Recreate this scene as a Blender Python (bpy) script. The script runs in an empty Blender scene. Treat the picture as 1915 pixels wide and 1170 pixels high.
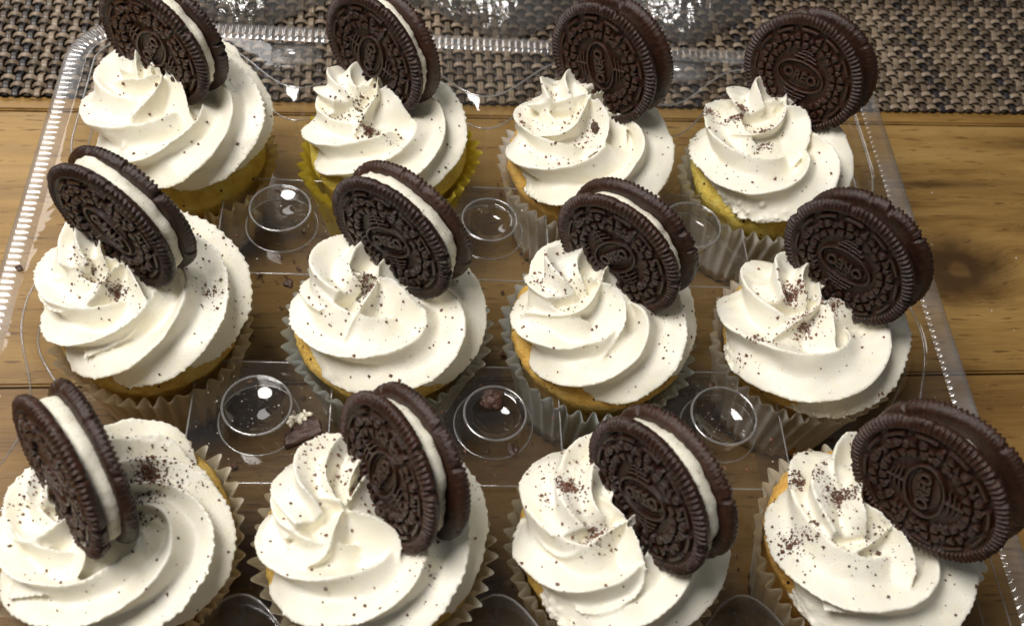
import bpy, bmesh, math, random
import numpy as np
from mathutils import Vector, Matrix
from mathutils.bvhtree import BVHTree

S = 0.001                      # everything below is written in millimetres
PI = math.pi
rng = np.random.default_rng(7)
random.seed(7)
scn = bpy.context.scene
col = scn.collection

# ---------------------------------------------------------------- camera
CAM = np.array([-29.3454, -217.3417, 348.8294])
CR = np.array([[0.9948972, -0.0277048, -0.0970155], [-0.0339096, 0.8138073, -0.5801446], [0.0950247, 0.580474, 0.8087152]])
FPX, IW, IH = 2024.86, 1915.0, 1170.0
cam = bpy.data.cameras.new('camera')
cam.sensor_fit = 'HORIZONTAL'; cam.sensor_width = 36.0
cam.lens = 36.0 * FPX / IW
cam.clip_start = 0.01; cam.clip_end = 20.0
co = bpy.data.objects.new('camera', cam); col.objects.link(co)
M4 = Matrix.Identity(4)
for i in range(3):
    for j in range(3): M4[i][j] = float(CR[i, j])
    M4[i][3] = float(CAM[i] * S)
co.matrix_world = M4
scn.camera = co
cam.dof.use_dof = True; cam.dof.focus_distance = 0.375; cam.dof.aperture_fstop = 18.0

# ---------------------------------------------------------------- world, lamp, exposure
w = bpy.data.worlds.new('World'); scn.world = w; w.use_nodes = True
bg = w.node_tree.nodes['Background']
bg.inputs['Color'].default_value = (0.97, 0.98, 1.0, 1); bg.inputs['Strength'].default_value = 0.085
def lamp(name, loc, target, size, watts, colr):
    l = bpy.data.lights.new(name, 'AREA'); l.shape = 'DISK'; l.size = size * S; l.energy = watts; l.color = colr
    o = bpy.data.objects.new(name, l); col.objects.link(o)
    o.location = Vector(loc) * S
    o.rotation_euler = (Vector(target) - Vector(loc)).to_track_quat('-Z', 'Y').to_euler()
    return o
lamp('ceiling_lamp', (-340, -50, 820), (0, 0, 40), 420, 7.9, (1.0, 0.955, 0.915))
lamp('far_lamp', (-520, 760, 720), (-60, 60, 20), 520, 3.0, (1.0, 0.97, 0.94))
vs = scn.view_settings
vs.view_transform = 'Standard'; vs.look = 'None'; vs.exposure = 0.0; vs.gamma = 1.0; vs.use_curve_mapping = False
scn.render.engine = 'CYCLES'
cy = scn.cycles
cy.max_bounces = 10; cy.transparent_max_bounces = 40; cy.diffuse_bounces = 4; cy.glossy_bounces = 4
cy.caustics_reflective = False; cy.caustics_refractive = False
cy.use_denoising = True

# ---------------------------------------------------------------- helpers
def pix_dir(u, v):
    return CR @ np.array([(u - IW / 2) / FPX, -(v - IH / 2) / FPX, -1.0])
def at_z(u, v, z):
    d = pix_dir(u, v); return CAM + d * ((z - CAM[2]) / d[2])
def tag(o, label=None, cat=None, group=None, kind=None):
    if label: o['label'] = label
    if cat: o['category'] = cat
    if group: o['group'] = group
    if kind: o['kind'] = kind
    return o
def empty(name, loc=(0, 0, 0)):
    o = bpy.data.objects.new(name, None); col.objects.link(o)
    o.location = Vector(loc) * S; o.empty_display_size = 0.01
    return o
def mesh(name, V, F, smooth=True):
    me = bpy.data.meshes.new(name)
    V = np.asarray(V, float) * S
    me.from_pydata(V.tolist(), [], F)
    if smooth:
        me.polygons.foreach_set('use_smooth', [True] * len(me.polygons))
    me.update()
    return me
def ob(name, me, mat=None, parent=None, loc=None):
    o = bpy.data.objects.new(name, me); col.objects.link(o)
    if mat and not me.materials: me.materials.append(mat)
    if parent: o.parent = parent
    if loc is not None: o.location = Vector(loc) * S
    return o
def grid_faces(n, m, wrap_n=False, wrap_m=False):
    """faces for an n x m vertex grid, index = i*m+j"""
    F = []
    for i in range(n if wrap_n else n - 1):
        a = i * m; b = ((i + 1) % n) * m
        for j in range(m if wrap_m else m - 1):
            k = (j + 1) % m
            F.append((a + j, b + j, b + k, a + k))
    return F
def lathe(prof, seg=64, f=None):
    """prof: list of (r,z), outward-facing when going bottom -> top"""
    n = len(prof); V = []; F = []
    for i in range(seg):
        a = 2 * PI * i / seg
        for r, z in prof:
            if f: r, z = f(a, r, z)
            V.append((r * math.cos(a), r * math.sin(a), z))
    return V, grid_faces(seg, n, wrap_n=True)
def snoise(P, scale, seed, octs=2):
    """cheap smooth vector noise: sums of sines, about -1..1"""
    r = np.random.default_rng(seed); out = 0; amp = 1.0; tot = 0
    for o in range(octs):
        for k in range(5):
            d = r.normal(size=3); d /= np.linalg.norm(d)
            out = out + amp * np.sin(P @ d * (2 * PI / scale) * r.uniform(.7, 1.4) + r.uniform(0, 6.28))
            tot += amp
        amp *= .5; scale *= .47
    return out / (tot ** .5) / 1.2
def sstep(a, b, x):
    t = np.clip((x - a) / (b - a), 0, 1); return t * t * (3 - 2 * t)

# ---------------------------------------------------------------- materials
def newmat(name):
    m = bpy.data.materials.new(name); m.use_nodes = True
    nt = m.node_tree; nt.nodes.clear()
    out = nt.nodes.new('ShaderNodeOutputMaterial')
    return m, nt, out
def N(nt, t, **kw):
    n = nt.nodes.new('ShaderNode' + t)
    for k, v in kw.items():
        if k.startswith('i_'):
            n.inputs[k[2:].replace('_', ' ')].default_value = v
        else: setattr(n, k, v)
    return n
def L(nt, a, b): nt.links.new(a, b)
def ramp(nt, fac, stops, interp='LINEAR'):
    r = nt.nodes.new('ShaderNodeValToRGB'); cr = r.color_ramp; cr.interpolation = interp
    while len(cr.elements) < len(stops): cr.elements.new(0.5)
    for e, (p, c) in zip(cr.elements, stops):
        e.position = p; e.color = (*c, 1)
    L(nt, fac, r.inputs['Fac']); return r
def objcoord(nt, scale):
    tc = N(nt, 'TexCoord'); mp = N(nt, 'Mapping'); mp.inputs['Scale'].default_value = scale if hasattr(scale, '__len__') else (scale,) * 3
    L(nt, tc.outputs['Object'], mp.inputs['Vector']); return mp.outputs['Vector']
def noise(nt, vec, scale, detail=4, rough=.55, dist=0.0):
    n = N(nt, 'TexNoise'); n.inputs['Scale'].default_value = scale; n.inputs['Detail'].default_value = detail
    n.inputs['Roughness'].default_value = rough; n.inputs['Distortion'].default_value = dist
    L(nt, vec, n.inputs['Vector']); return n.outputs['Fac']
def bump(nt, h, strength, dist):
    b = N(nt, 'Bump'); b.inputs['Strength'].default_value = strength; b.inputs['Distance'].default_value = dist * S
    L(nt, h, b.inputs['Height']); return b.outputs['Normal']
def math_(nt, op, a, b=None, c=None):
    m = N(nt, 'Math', operation=op)
    for i, x in enumerate((a, b, c)):
        if x is None: continue
        if isinstance(x, (int, float)): m.inputs[i].default_value = x
        else: L(nt, x, m.inputs[i])
    return m.outputs[0]

def mat_frosting():
    m, nt, out = newmat('whipped_frosting')
    p = N(nt, 'BsdfPrincipled')
    v = objcoord(nt, 1000.0)
    n1 = noise(nt, v, .12, 3); n2 = noise(nt, v, 1.6, 4)
    r = ramp(nt, n1, [(.3, (.93, .88, .72)), (.7, (.94, .905, .79))])
    L(nt, r.outputs['Color'], p.inputs['Base Color'])
    p.inputs['Roughness'].default_value = .38
    p.inputs['Specular IOR Level'].default_value = .4
    p.inputs['Subsurface Weight'].default_value = .3
    p.inputs['Subsurface Radius'].default_value = (1.0, .85, .5)
    p.inputs['Subsurface Scale'].default_value = .0014
    vo = N(nt, 'TexVoronoi'); vo.inputs['Scale'].default_value = .55; L(nt, v, vo.inputs['Vector'])
    pit = math_(nt, 'MULTIPLY', math_(nt, 'MAXIMUM', math_(nt, 'SUBTRACT', .22, vo.outputs['Distance']), 0.0), -3.0)
    L(nt, bump(nt, math_(nt, 'ADD', n2, pit), .42, .35), p.inputs['Normal'])
    L(nt, p.outputs[0], out.inputs['Surface']); return m
def mat_cookie(name, dark):
    m, nt, out = newmat(name)
    p = N(nt, 'BsdfPrincipled'); v = objcoord(nt, 1000.0)
    n1 = noise(nt, v, .55, 5, .65); n2 = noise(nt, v, 2.6, 4, .7); n3 = noise(nt, v, .16, 2)
    a, b, c = dark
    r = ramp(nt, n1, [(.28, (a * .55, b * .5, c * .5)), (.5, (a, b, c)), (.78, (a * 1.9, b * 1.85, c * 1.8))])
    mx = N(nt, 'MixRGB', blend_type='MULTIPLY'); mx.inputs['Fac'].default_value = .5
    rr = ramp(nt, n3, [(.3, (.7, .7, .7)), (.7, (1.25, 1.2, 1.15))])
    L(nt, r.outputs['Color'], mx.inputs[1]); L(nt, rr.outputs['Color'], mx.inputs[2])
    oi = N(nt, 'ObjectInfo')
    tv = ramp(nt, oi.outputs['Random'], [(0, (.72, .70, .68)), (1, (1.35, 1.3, 1.28))])
    m2 = N(nt, 'MixRGB', blend_type='MULTIPLY'); m2.inputs['Fac'].default_value = 1
    L(nt, mx.outputs[0], m2.inputs[1]); L(nt, tv.outputs['Color'], m2.inputs[2])
    L(nt, m2.outputs[0], p.inputs['Base Color'])
    rg = ramp(nt, n2, [(.3, (.24,) * 3), (.7, (.46,) * 3)])
    L(nt, rg.outputs['Color'], p.inputs['Roughness'])
    p.inputs['Specular IOR Level'].default_value = .6
    h = math_(nt, 'ADD', n2, math_(nt, 'MULTIPLY', n1, 1.2))
    L(nt, bump(nt, h, .5, .45), p.inputs['Normal'])
    L(nt, p.outputs[0], out.inputs['Surface']); return m
def mat_simple(name, c1, c2, sc, rough=.6, bmp=.3, bd=.3, spec=.3, sss=0):
    m, nt, out = newmat(name)
    p = N(nt, 'BsdfPrincipled'); v = objcoord(nt, 1000.0)
    n1 = noise(nt, v, sc, 5, .6)
    r = ramp(nt, n1, [(.3, c1), (.7, c2)])
    L(nt, r.outputs['Color'], p.inputs['Base Color'])
    p.inputs['Roughness'].default_value = rough; p.inputs['Specular IOR Level'].default_value = spec
    if sss:
        p.inputs['Subsurface Weight'].default_value = sss
        p.inputs['Subsurface Radius'].default_value = (1, .6, .25); p.inputs['Subsurface Scale'].default_value = .002
    L(nt, bump(nt, noise(nt, v, sc * 4, 4), bmp, bd), p.inputs['Normal'])
    L(nt, p.outputs[0], out.inputs['Surface']); return m
def mat_cake():
    m, nt, out = newmat('yellow_cake')
    p = N(nt, 'BsdfPrincipled'); v = objcoord(nt, 1000.0)
    n1 = noise(nt, v, .16, 5, .65); n2 = noise(nt, v, .8, 4, .7)
    oi = N(nt, 'ObjectInfo')
    r = ramp(nt, n1, [(.25, (.62, .36, .07)), (.5, (.82, .60, .16)), (.75, (.90, .74, .30))])
    mt = N(nt, 'MixRGB', blend_type='MULTIPLY'); mt.inputs['Fac'].default_value = 1
    L(nt, r.outputs['Color'], mt.inputs[1]); L(nt, oi.outputs['Color'], mt.inputs[2])
    vo = N(nt, 'TexVoronoi'); vo.inputs['Scale'].default_value = .22; L(nt, v, vo.inputs['Vector'])
    spot = math_(nt, 'LESS_THAN', math_(nt, 'ADD', vo.outputs['Distance'], math_(nt, 'MULTIPLY', n2, .14)), .19)
    mx = N(nt, 'MixRGB'); L(nt, spot, mx.inputs[0]); L(nt, mt.outputs[0], mx.inputs[1]); mx.inputs[2].default_value = (.05, .028, .014, 1)
    L(nt, mx.outputs[0], p.inputs['Base Color']); p.inputs['Roughness'].default_value = .55
    p.inputs['Specular IOR Level'].default_value = .3
    p.inputs['Subsurface Weight'].default_value = .2; p.inputs['Subsurface Radius'].default_value = (1, .6, .2); p.inputs['Subsurface Scale'].default_value = .002
    L(nt, bump(nt, n2, 1.0, 1.3), p.inputs['Normal'])
    L(nt, p.outputs[0], out.inputs['Surface']); return m
def mat_paper():
    m, nt, out = newmat('greaseproof_paper')
    oi = N(nt, 'ObjectInfo'); v = objcoord(nt, 1000.0)
    n1 = noise(nt, v, .09, 3); n2 = noise(nt, v, 1.5, 3)
    st = ramp(nt, n1, [(.32, (.90, .86, .74)), (.58, (1.06, 1.06, 1.06))])
    mt = N(nt, 'MixRGB', blend_type='MULTIPLY'); mt.inputs['Fac'].default_value = .8
    L(nt, oi.outputs['Color'], mt.inputs[1]); L(nt, st.outputs['Color'], mt.inputs[2])
    p = N(nt, 'BsdfPrincipled'); p.inputs['Roughness'].default_value = .6; p.inputs['Specular IOR Level'].default_value = .25
    t = N(nt, 'BsdfTranslucent')
    L(nt, mt.outputs[0], p.inputs['Base Color']); L(nt, mt.outputs[0], t.inputs['Color'])
    L(nt, bump(nt, n2, .2, .15), p.inputs['Normal'])
    mx = N(nt, 'MixShader'); mx.inputs[0].default_value = .28
    L(nt, p.outputs[0], mx.inputs[1]); L(nt, t.outputs[0], mx.inputs[2])
    L(nt, mx.outputs[0], out.inputs['Surface']); return m
def mat_plastic(name, haze, rough, wob=.25, base=.07):
    """thin clear sheet: Schlick reflection over see-through, with a little milky haze"""
    m, nt, out = newmat(name)
    v = objcoord(nt, 1000.0)
    lw = N(nt, 'LayerWeight'); lw.inputs['Blend'].default_value = .5
    nb = bump(nt, noise(nt, v, .05 if wob < .9 else .16, 3, .5, .4 if wob < .9 else 1.2), wob, 2.0)
    L(nt, nb, lw.inputs['Normal'])
    f = math_(nt, 'MULTIPLY_ADD', math_(nt, 'POWER', lw.outputs['Facing'], 4.0), .85, base)
    tr = N(nt, 'BsdfTransparent'); tr.inputs['Color'].default_value = (.90, .895, .88, 1)
    gl = N(nt, 'BsdfGlossy'); gl.inputs['Roughness'].default_value = rough; L(nt, nb, gl.inputs['Normal'])
    df = N(nt, 'BsdfDiffuse'); df.inputs['Color'].default_value = (.75, .75, .76, 1)
    sm = noise(nt, v, .035, 4, .6)
    hz = math_(nt, 'MULTIPLY', ramp(nt, sm, [(.35, (.35,) * 3), (.75, (1.6,) * 3)]).outputs['Color'], haze)
    a = N(nt, 'MixShader'); L(nt, hz, a.inputs[0]); L(nt, tr.outputs[0], a.inputs[1]); L(nt, df.outputs[0], a.inputs[2])
    b = N(nt, 'MixShader'); L(nt, f, b.inputs[0]); L(nt, a.outputs[0], b.inputs[1]); L(nt, gl.outputs[0], b.inputs[2])
    L(nt, b.outputs[0], out.inputs['Surface']); return m
KNOT = None
def mat_wood(kx, ky, sx, sy):
    m, nt, out = newmat('oiled_wood')
    p = N(nt, 'BsdfPrincipled')
    g = N(nt, 'NewGeometry') if False else None
    tc = N(nt, 'TexCoord'); oi = N(nt, 'ObjectInfo')
    mp = N(nt, 'Mapping'); mp.inputs['Scale'].default_value = (1000,) * 3; L(nt, tc.outputs['Object'], mp.inputs['Vector'])
    P = mp.outputs['Vector']
    sep = N(nt, 'SeparateXYZ'); L(nt, P, sep.inputs[0])
    X, Y = sep.outputs['X'], sep.outputs['Y']
    # knot: rings round one point, grain flowing round it
    def rad(cx, cy, ax, ay):
        dx = math_(nt, 'DIVIDE', math_(nt, 'SUBTRACT', X, cx), ax); dy = math_(nt, 'DIVIDE', math_(nt, 'SUBTRACT', Y, cy), ay)
        return math_(nt, 'SQRT', math_(nt, 'ADD', math_(nt, 'MULTIPLY', dx, dx), math_(nt, 'MULTIPLY', dy, dy)))
    wob = noise(nt, P, .06, 3)
    d1 = math_(nt, 'ADD', rad(kx, ky, 19, 14), math_(nt, 'MULTIPLY', math_(nt, 'SUBTRACT', wob, .5), 1.1))
    k1 = math_(nt, 'POWER', 2.718, math_(nt, 'MULTIPLY', math_(nt, 'POWER', math_(nt, 'ABSOLUTE', d1), 3.0), -.5))
    d2 = math_(nt, 'ADD', rad(sx, sy, 26, 2.2), math_(nt, 'MULTIPLY', math_(nt, 'SUBTRACT', wob, .5), 1.4))
    k2 = math_(nt, 'POWER', 2.718, math_(nt, 'MULTIPLY', math_(nt, 'MULTIPLY', d2, d2), -1.0))
    Yk = math_(nt, 'ADD', Y, math_(nt, 'MULTIPLY', k1, 9.0))
    cmb = N(nt, 'CombineXYZ'); L(nt, math_(nt, 'MULTIPLY', X, .11), cmb.inputs[0]); L(nt, Yk, cmb.inputs[1])
    L(nt, math_(nt, 'MULTIPLY', oi.outputs['Random'], 300.0), cmb.inputs[2])
    G = cmb.outputs[0]
    broad = noise(nt, G, .028, 4, .55, .6)
    band = noise(nt, G, .12, 5, .6, .4)
    cmb2 = N(nt, 'CombineXYZ'); L(nt, math_(nt, 'MULTIPLY', X, .07), cmb2.inputs[0]); L(nt, Yk, cmb2.inputs[1])
    fine = noise(nt, cmb2.outputs[0], .9, 4, .7)
    cmb3 = N(nt, 'CombineXYZ'); L(nt, math_(nt, 'MULTIPLY', X, .14), cmb3.inputs[0]); L(nt, Yk, cmb3.inputs[1])
    pore = noise(nt, cmb3.outputs[0], .55, 2, .5)
    t = math_(nt, 'ADD', math_(nt, 'MULTIPLY', broad, .5), math_(nt, 'ADD', math_(nt, 'MULTIPLY', band, .38), math_(nt, 'MULTIPLY', fine, .2)))
    r = ramp(nt, t, [(.37, (.105, .052, .014)), (.48, (.27, .152, .042)), (.57, (.37, .222, .068)), (.70, (.465, .292, .10))])
    mt = N(nt, 'MixRGB', blend_type='MULTIPLY'); mt.inputs['Fac'].default_value = 1
    L(nt, r.outputs['Color'], mt.inputs[1]); L(nt, oi.outputs['Color'], mt.inputs[2])
    pm = N(nt, 'MixRGB'); L(nt, ramp(nt, pore, [(.62, (0,) * 3), (.68, (.7,) * 3)]).outputs['Color'], pm.inputs[0])
    L(nt, mt.outputs[0], pm.inputs[1]); pm.inputs[2].default_value = (.10, .042, .010, 1)
    km = N(nt, 'MixRGB')
    mr = N(nt, 'MapRange'); mr.inputs['From Min'].default_value = .15; mr.inputs['From Max'].default_value = .40; mr.inputs['To Min'].default_value = .72; mr.inputs['To Max'].default_value = 1.0
    L(nt, d1, mr.inputs['Value'])
    ring = math_(nt, 'MULTIPLY', k1, mr.outputs[0])
    L(nt, math_(nt, 'MINIMUM', math_(nt, 'ADD', math_(nt, 'MULTIPLY', ring, 1.0), math_(nt, 'MULTIPLY', k2, .75)), .9), km.inputs[0])
    L(nt, pm.outputs[0], km.inputs[1]); km.inputs[2].default_value = (.035, .014, .004, 1)
    L(nt, km.outputs[0], p.inputs['Base Color'])
    rr = ramp(nt, band, [(.3, (.34,) * 3), (.7, (.5,) * 3)]); L(nt, rr.outputs['Color'], p.inputs['Roughness'])
    p.inputs['Specular IOR Level'].default_value = .4
    L(nt, bump(nt, math_(nt, 'SUBTRACT', fine, pore), .5, .4), p.inputs['Normal'])
    L(nt, p.outputs[0], out.inputs['Surface']); return m
def mat_strand(name, stops, rough):
    m, nt, out = newmat(name)
    p = N(nt, 'BsdfPrincipled'); oi = N(nt, 'ObjectInfo')
    r = ramp(nt, oi.outputs['Random'], stops, 'CONSTANT')
    v = objcoord(nt, 1000.0); n1 = noise(nt, v, .25, 3)
    mt = N(nt, 'MixRGB', blend_type='MULTIPLY'); mt.inputs['Fac'].default_value = .6
    L(nt, r.outputs['Color'], mt.inputs[1]); L(nt, ramp(nt, n1, [(.3, (.36,) * 3), (.7, (.9,) * 3)]).outputs['Color'], mt.inputs[2])
    L(nt, mt.outputs[0], p.inputs['Base Color']); p.inputs['Roughness'].default_value = rough
    p.inputs['Specular IOR Level'].default_value = .4
    L(nt, p.outputs[0], out.inputs['Surface']); return m

FROST = mat_frosting()
WAFER = mat_cookie('chocolate_wafer', (.030, .0110, .0055))
CRUMB = mat_cookie('chocolate_crumb', (.15, .068, .040))
CRINKLE = mat_plastic('crinkled_plastic', .07, .10, 1.0, .20)
def mat_cream():
    m, nt, out = newmat('cookie_cream')
    p = N(nt, 'BsdfPrincipled'); v = objcoord(nt, 1000.0); n1 = noise(nt, v, .5, 4); n2 = noise(nt, v, 2.5, 4)
    r = ramp(nt, n1, [(.3, (.76, .72, .57)), (.7, (.85, .82, .70))])
    vo = N(nt, 'TexVoronoi'); vo.inputs['Scale'].default_value = .9; L(nt, v, vo.inputs['Vector'])
    sp = math_(nt, 'LESS_THAN', math_(nt, 'ADD', vo.outputs['Distance'], math_(nt, 'MULTIPLY', n1, .5)), .36)
    mx = N(nt, 'MixRGB'); L(nt, sp, mx.inputs[0]); L(nt, r.outputs['Color'], mx.inputs[1]); mx.inputs[2].default_value = (.12, .07, .045, 1)
    L(nt, mx.outputs[0], p.inputs['Base Color']); p.inputs['Roughness'].default_value = .6
    L(nt, bump(nt, n2, .6, .5), p.inputs['Normal']); L(nt, p.outputs[0], out.inputs['Surface']); return m
CREAM = mat_cream()
CHUNK = mat_cookie('cookie_chunk', (.055, .026, .016))
CAKE = mat_cake()
PAPER = mat_paper()
CLEAR = mat_plastic('clear_plastic', .018, .06, .45, .075)
RIMPL = mat_plastic('ribbed_clear_plastic', .20, .14, .1, .12)
HIGHLIGHT = mat_plastic('milky_edge_highlight', .22, .12, .5, .16)  # milky plastic; its pale haze paints the bright lines along bends
SUGAR = mat_simple('sugar_speck', (.7, .66, .55), (.85, .82, .74), .5)

# ---------------------------------------------------------------- the table
TILT = math.radians(2.4)
ct, st_ = math.cos(TILT), math.sin(TILT)
def to_table(x, y): return (x * ct + y * st_, -x * st_ + y * ct)
kx, ky = to_table(206.5, 62.2); sx, sy = to_table(207.9, 111.8)
table = empty('table'); table.rotation_euler.z = TILT
tag(table, 'brown wooden table of long planks under the cupcake tray and placemat', 'table')
for k, (a, b, tone) in enumerate([(142, 283, (1.0, .98, .95)), (1.1, 142, (1, 1, 1)), (-140, 1.1, (.74, .69, .64)), (-281, -140, (.95, .92, .9)), (283, 420, (.9, .9, .9))]):
    bm = bmesh.new()
    bmesh.ops.create_cube(bm, size=1)
    for vv in bm.verts:
        vv.co = Vector((vv.co.x * 1300, a + .5 + (vv.co.y + .5) * (b - a - 1.0), -11 + vv.co.z * 22 )) * S
    bmesh.ops.bevel(bm, geom=[e for e in bm.edges], offset=.8 * S, segments=2, affect='EDGES')
    me = bpy.data.meshes.new('plank'); bm.to_mesh(me); bm.free()
    me.materials.append(bpy.data.materials.get('oiled_wood') or mat_wood(kx, ky, sx, sy))
    o = bpy.data.objects.new('plank', me); col.objects.link(o); o.parent = table; o.color = (*tone, 1)

# ---------------------------------------------------------------- woven placemat
PITCH = 4.65; MAT0 = 148.7; NW = 42; NP = 140
matx0 = -305.0
placemat = empty('placemat'); placemat.rotation_euler.z = TILT
tag(placemat, 'woven beige, taupe and dark brown placemat on the table behind the tray', 'placemat')
WEFT = mat_strand('weft_vinyl', [(0, (.34, .255, .175)), (.22, (.20, .145, .095)), (.42, (.40, .305, .215)), (.62, (.13, .092, .06)), (.82, (.28, .205, .14))], .30)
WARP = mat_strand('warp_vinyl', [(0, (.10, .070, .048)), (.16, (.32, .235, .150)), (.30, (.055, .042, .034)), (.44, (.22, .158, .098)), (.58, (.36, .27, .18)), (.7, (.075, .054, .038)), (.82, (.16, .12, .075)), (.92, (.04, .036, .036))], .32)
def strand(count, width, phase, cap):
    """a flat double yarn running along +x, over and under `count` crossings"""
    prof = []
    for k in range(9):
        t = -1 + 2 * k / 8
        prof.append((t * width / 2, .16 * abs(math.sin(t * PI)) + .26 * (1 - t ** 4)))
    prof.append((0, -.2))
    V = []; seg = 6; n = count * seg + 1
    for i in range(n):
        x = (i / seg - .5) * PITCH
        z = .95 * math.cos(PI * (i / seg - .5) + phase)
        z = .95 * math.copysign(abs(z / .95) ** .5, z) if z else 0
        for y, h in prof: V.append((x, y, z + h))
    return V, grid_faces(n, len(prof), wrap_m=True)
wm = [mesh('weft_strand', *strand(NP, 2.75, ph, 0)) for ph in (0, PI)]
pm_ = [mesh('warp_strand', *strand(NW, 2.9, ph, 0)) for ph in (PI, 0)]
GAP_SHADE = mat_simple('weave_gap_shade', (.012, .010, .009), (.02, .017, .014), .3)  # near-black sheet added under the weave, standing for shade in its gaps
ob('shade_sheet', mesh('shade_sheet', [(matx0, MAT0 + 1, .45), (matx0 + NP * PITCH, MAT0 + 1, .45), (matx0 + NP * PITCH, MAT0 + NW * PITCH, .45), (matx0, MAT0 + NW * PITCH, .45)], [(0, 1, 2, 3)]), GAP_SHADE, placemat)
for j in range(NW):
    o = ob('weft_strand', wm[j % 2], WEFT, placemat, (matx0 + PITCH / 2 + rng.normal(0, .1), MAT0 + PITCH * (j + .5) + rng.normal(0, .12), 1.75))
for i in range(NP):
    o = ob('warp_strand', pm_[i % 2], WARP, placemat, (matx0 + PITCH * (i + .5) + rng.normal(0, .15), MAT0 + PITCH / 2, 1.75)); o.rotation_euler.z = PI / 2

# ---------------------------------------------------------------- the clear tray
HX, HY, ZD = 166.0, 145.0, 42.0       # rim half sizes, deck height
PX, PY = 75.33, 81.63
tray = empty('cupcake_tray')
tag(tray, 'clear plastic twelve cup tray with ribbed rim holding the cupcakes', 'tray')
def rrect(hx, hy, r, step):
    """points, inward normals and arc coordinate of a rounded rectangle, counter-clockwise"""
    pts = []; nor = []
    def line(p, q, n):
        k = max(2, int(np.hypot(*(np.subtract(q, p))) / step))
        for i in range(k):
            pts.append(np.add(p, np.multiply(np.subtract(q, p), i / k))); nor.append(n)
    def arc(c, a0):
        k = max(3, int(r * PI / 2 / step))
        for i in range(k):
            a = a0 + PI / 2 * i / k
            pts.append(np.add(c, (r * math.cos(a), r * math.sin(a)))); nor.append((-math.cos(a), -math.sin(a)))
    line((-hx + r, -hy), (hx - r, -hy), (0, 1)); arc((hx - r, -hy + r), -PI / 2)
    line((hx, -hy + r), (hx, hy - r), (-1, 0)); arc((hx - r, hy - r), 0)
    line((hx - r, hy), (-hx + r, hy), (0, -1)); arc((-hx + r, hy - r), PI / 2)
    line((-hx, hy - r), (-hx, -hy + r), (1, 0)); arc((-hx + r, -hy + r), PI)
    return np.array(pts), np.array(nor)
P2, N2 = rrect(HX, HY, 24, .5)
def bumpf(p, n):
    """how far the wall swells inwards between two neighbouring cups (0..1), long side flag"""
    if abs(n[1]) > .7:
        t = p[0] / PX; lng = 1
        if abs(p[0]) > 1.5 * PX: return 0, 1
        return max(0, math.cos(PI * (t - round(t)))) ** 2.2, 1
    t = p[1] / PY
    if abs(p[1]) > PY: return 0, 0
    return max(0, math.cos(PI * (t - .5 - round(t - .5)))) ** 2.2, 0
V = []; nprof = 12; s_ = np.concatenate([[0], np.cumsum(np.linalg.norm(np.diff(P2, axis=0), axis=1))])
floor_loop = []
for i, (p, n) in enumerate(zip(P2, N2)):
    bf, lng = bumpf(p, n)
    a = 9 + bf * (24 if lng else 10); b = 13.5 + bf * (36 if lng else 18)
    rib = .62 * (0.5 + .5 * math.cos(2 * PI * s_[i] / 2.7))
    rib2 = .25 * (0.5 + .5 * math.cos(2 * PI * s_[i] / 2.7))
    prof = [(-3.2 - rib2, ZD - 6.0), (-2.6 - rib2, ZD - 2.0), (-1.9, ZD - .2 + rib * .5), (-1.2, ZD + .6 + rib), (.2, ZD + .65 + rib), (4.4, ZD + .7 + rib), (5.4, ZD + .4 + rib * .6), (6.4, ZD), (a - .8, ZD - .1), (a + .4, ZD - .9), (b - 2, 30 + bf * 7), (b + 3, 2.6)]
    for q, z in prof:
        V.append((p[0] + n[0] * q, p[1] + n[1] * q, z))
    floor_loop.append((p[0] + n[0] * (b + 4.2), p[1] + n[1] * (b + 4.2)))
rim_F = grid_faces(len(P2), nprof, wrap_n=True)
V = np.array(V)
rim_faces = []; wall_faces = []
for f in rim_F:
    (rim_faces if max(k % nprof for k in f) <= 7 else wall_faces).append(f)
def submesh(name, V, F):
    used = sorted({k for f in F for k in f}); mp = {k: i for i, k in enumerate(used)}
    return mesh(name, V[used], [tuple(mp[k] for k in f) for f in F])
ob('ribbed_rim', submesh('ribbed_rim', V, rim_faces), RIMPL, tray)
ob('tray_wall', submesh('tray_wall', V, wall_faces), CLEAR, tray)
def tube(name, pts, r, closed=True, m=6):
    pts = np.array(pts, float); n = len(pts); V = []
    for i in range(n):
        t = pts[(i + 1) % n] - pts[i - 1] if closed else pts[min(n - 1, i + 1)] - pts[max(0, i - 1)]
        t = t / (np.linalg.norm(t) + 1e-9); a = np.cross(t, [0, 0, 1.0]); a /= np.linalg.norm(a) + 1e-9; b = np.cross(a, t)
        for k in range(m):
            q = 2 * PI * k / m; V.append(pts[i] + r * (math.cos(q) * a + math.sin(q) * b))
    return mesh(name, V, grid_faces(n, m, wrap_n=closed, wrap_m=True))
Vg = V.reshape(len(P2), nprof, 3)
ob('edge_highlight', tube('edge_highlight', Vg[::6, 9] , .42), HIGHLIGHT, tray)  # thin milky tubes added along the wall bends to draw their bright lines
ob('edge_highlight', tube('edge_highlight', Vg[::6, 10], .42), HIGHLIGHT, tray)
bm = bmesh.new()
lp = floor_loop[::12]
vsb = [bm.verts.new((x * S, y * S, 1.6 * S)) for x, y in lp]
bm.faces.new(vsb); bmesh.ops.triangulate(bm, faces=bm.faces[:])
me = bpy.data.meshes.new('tray_floor'); bm.to_mesh(me); bm.free()
ob('tray_floor', me, CLEAR, tray)
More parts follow.
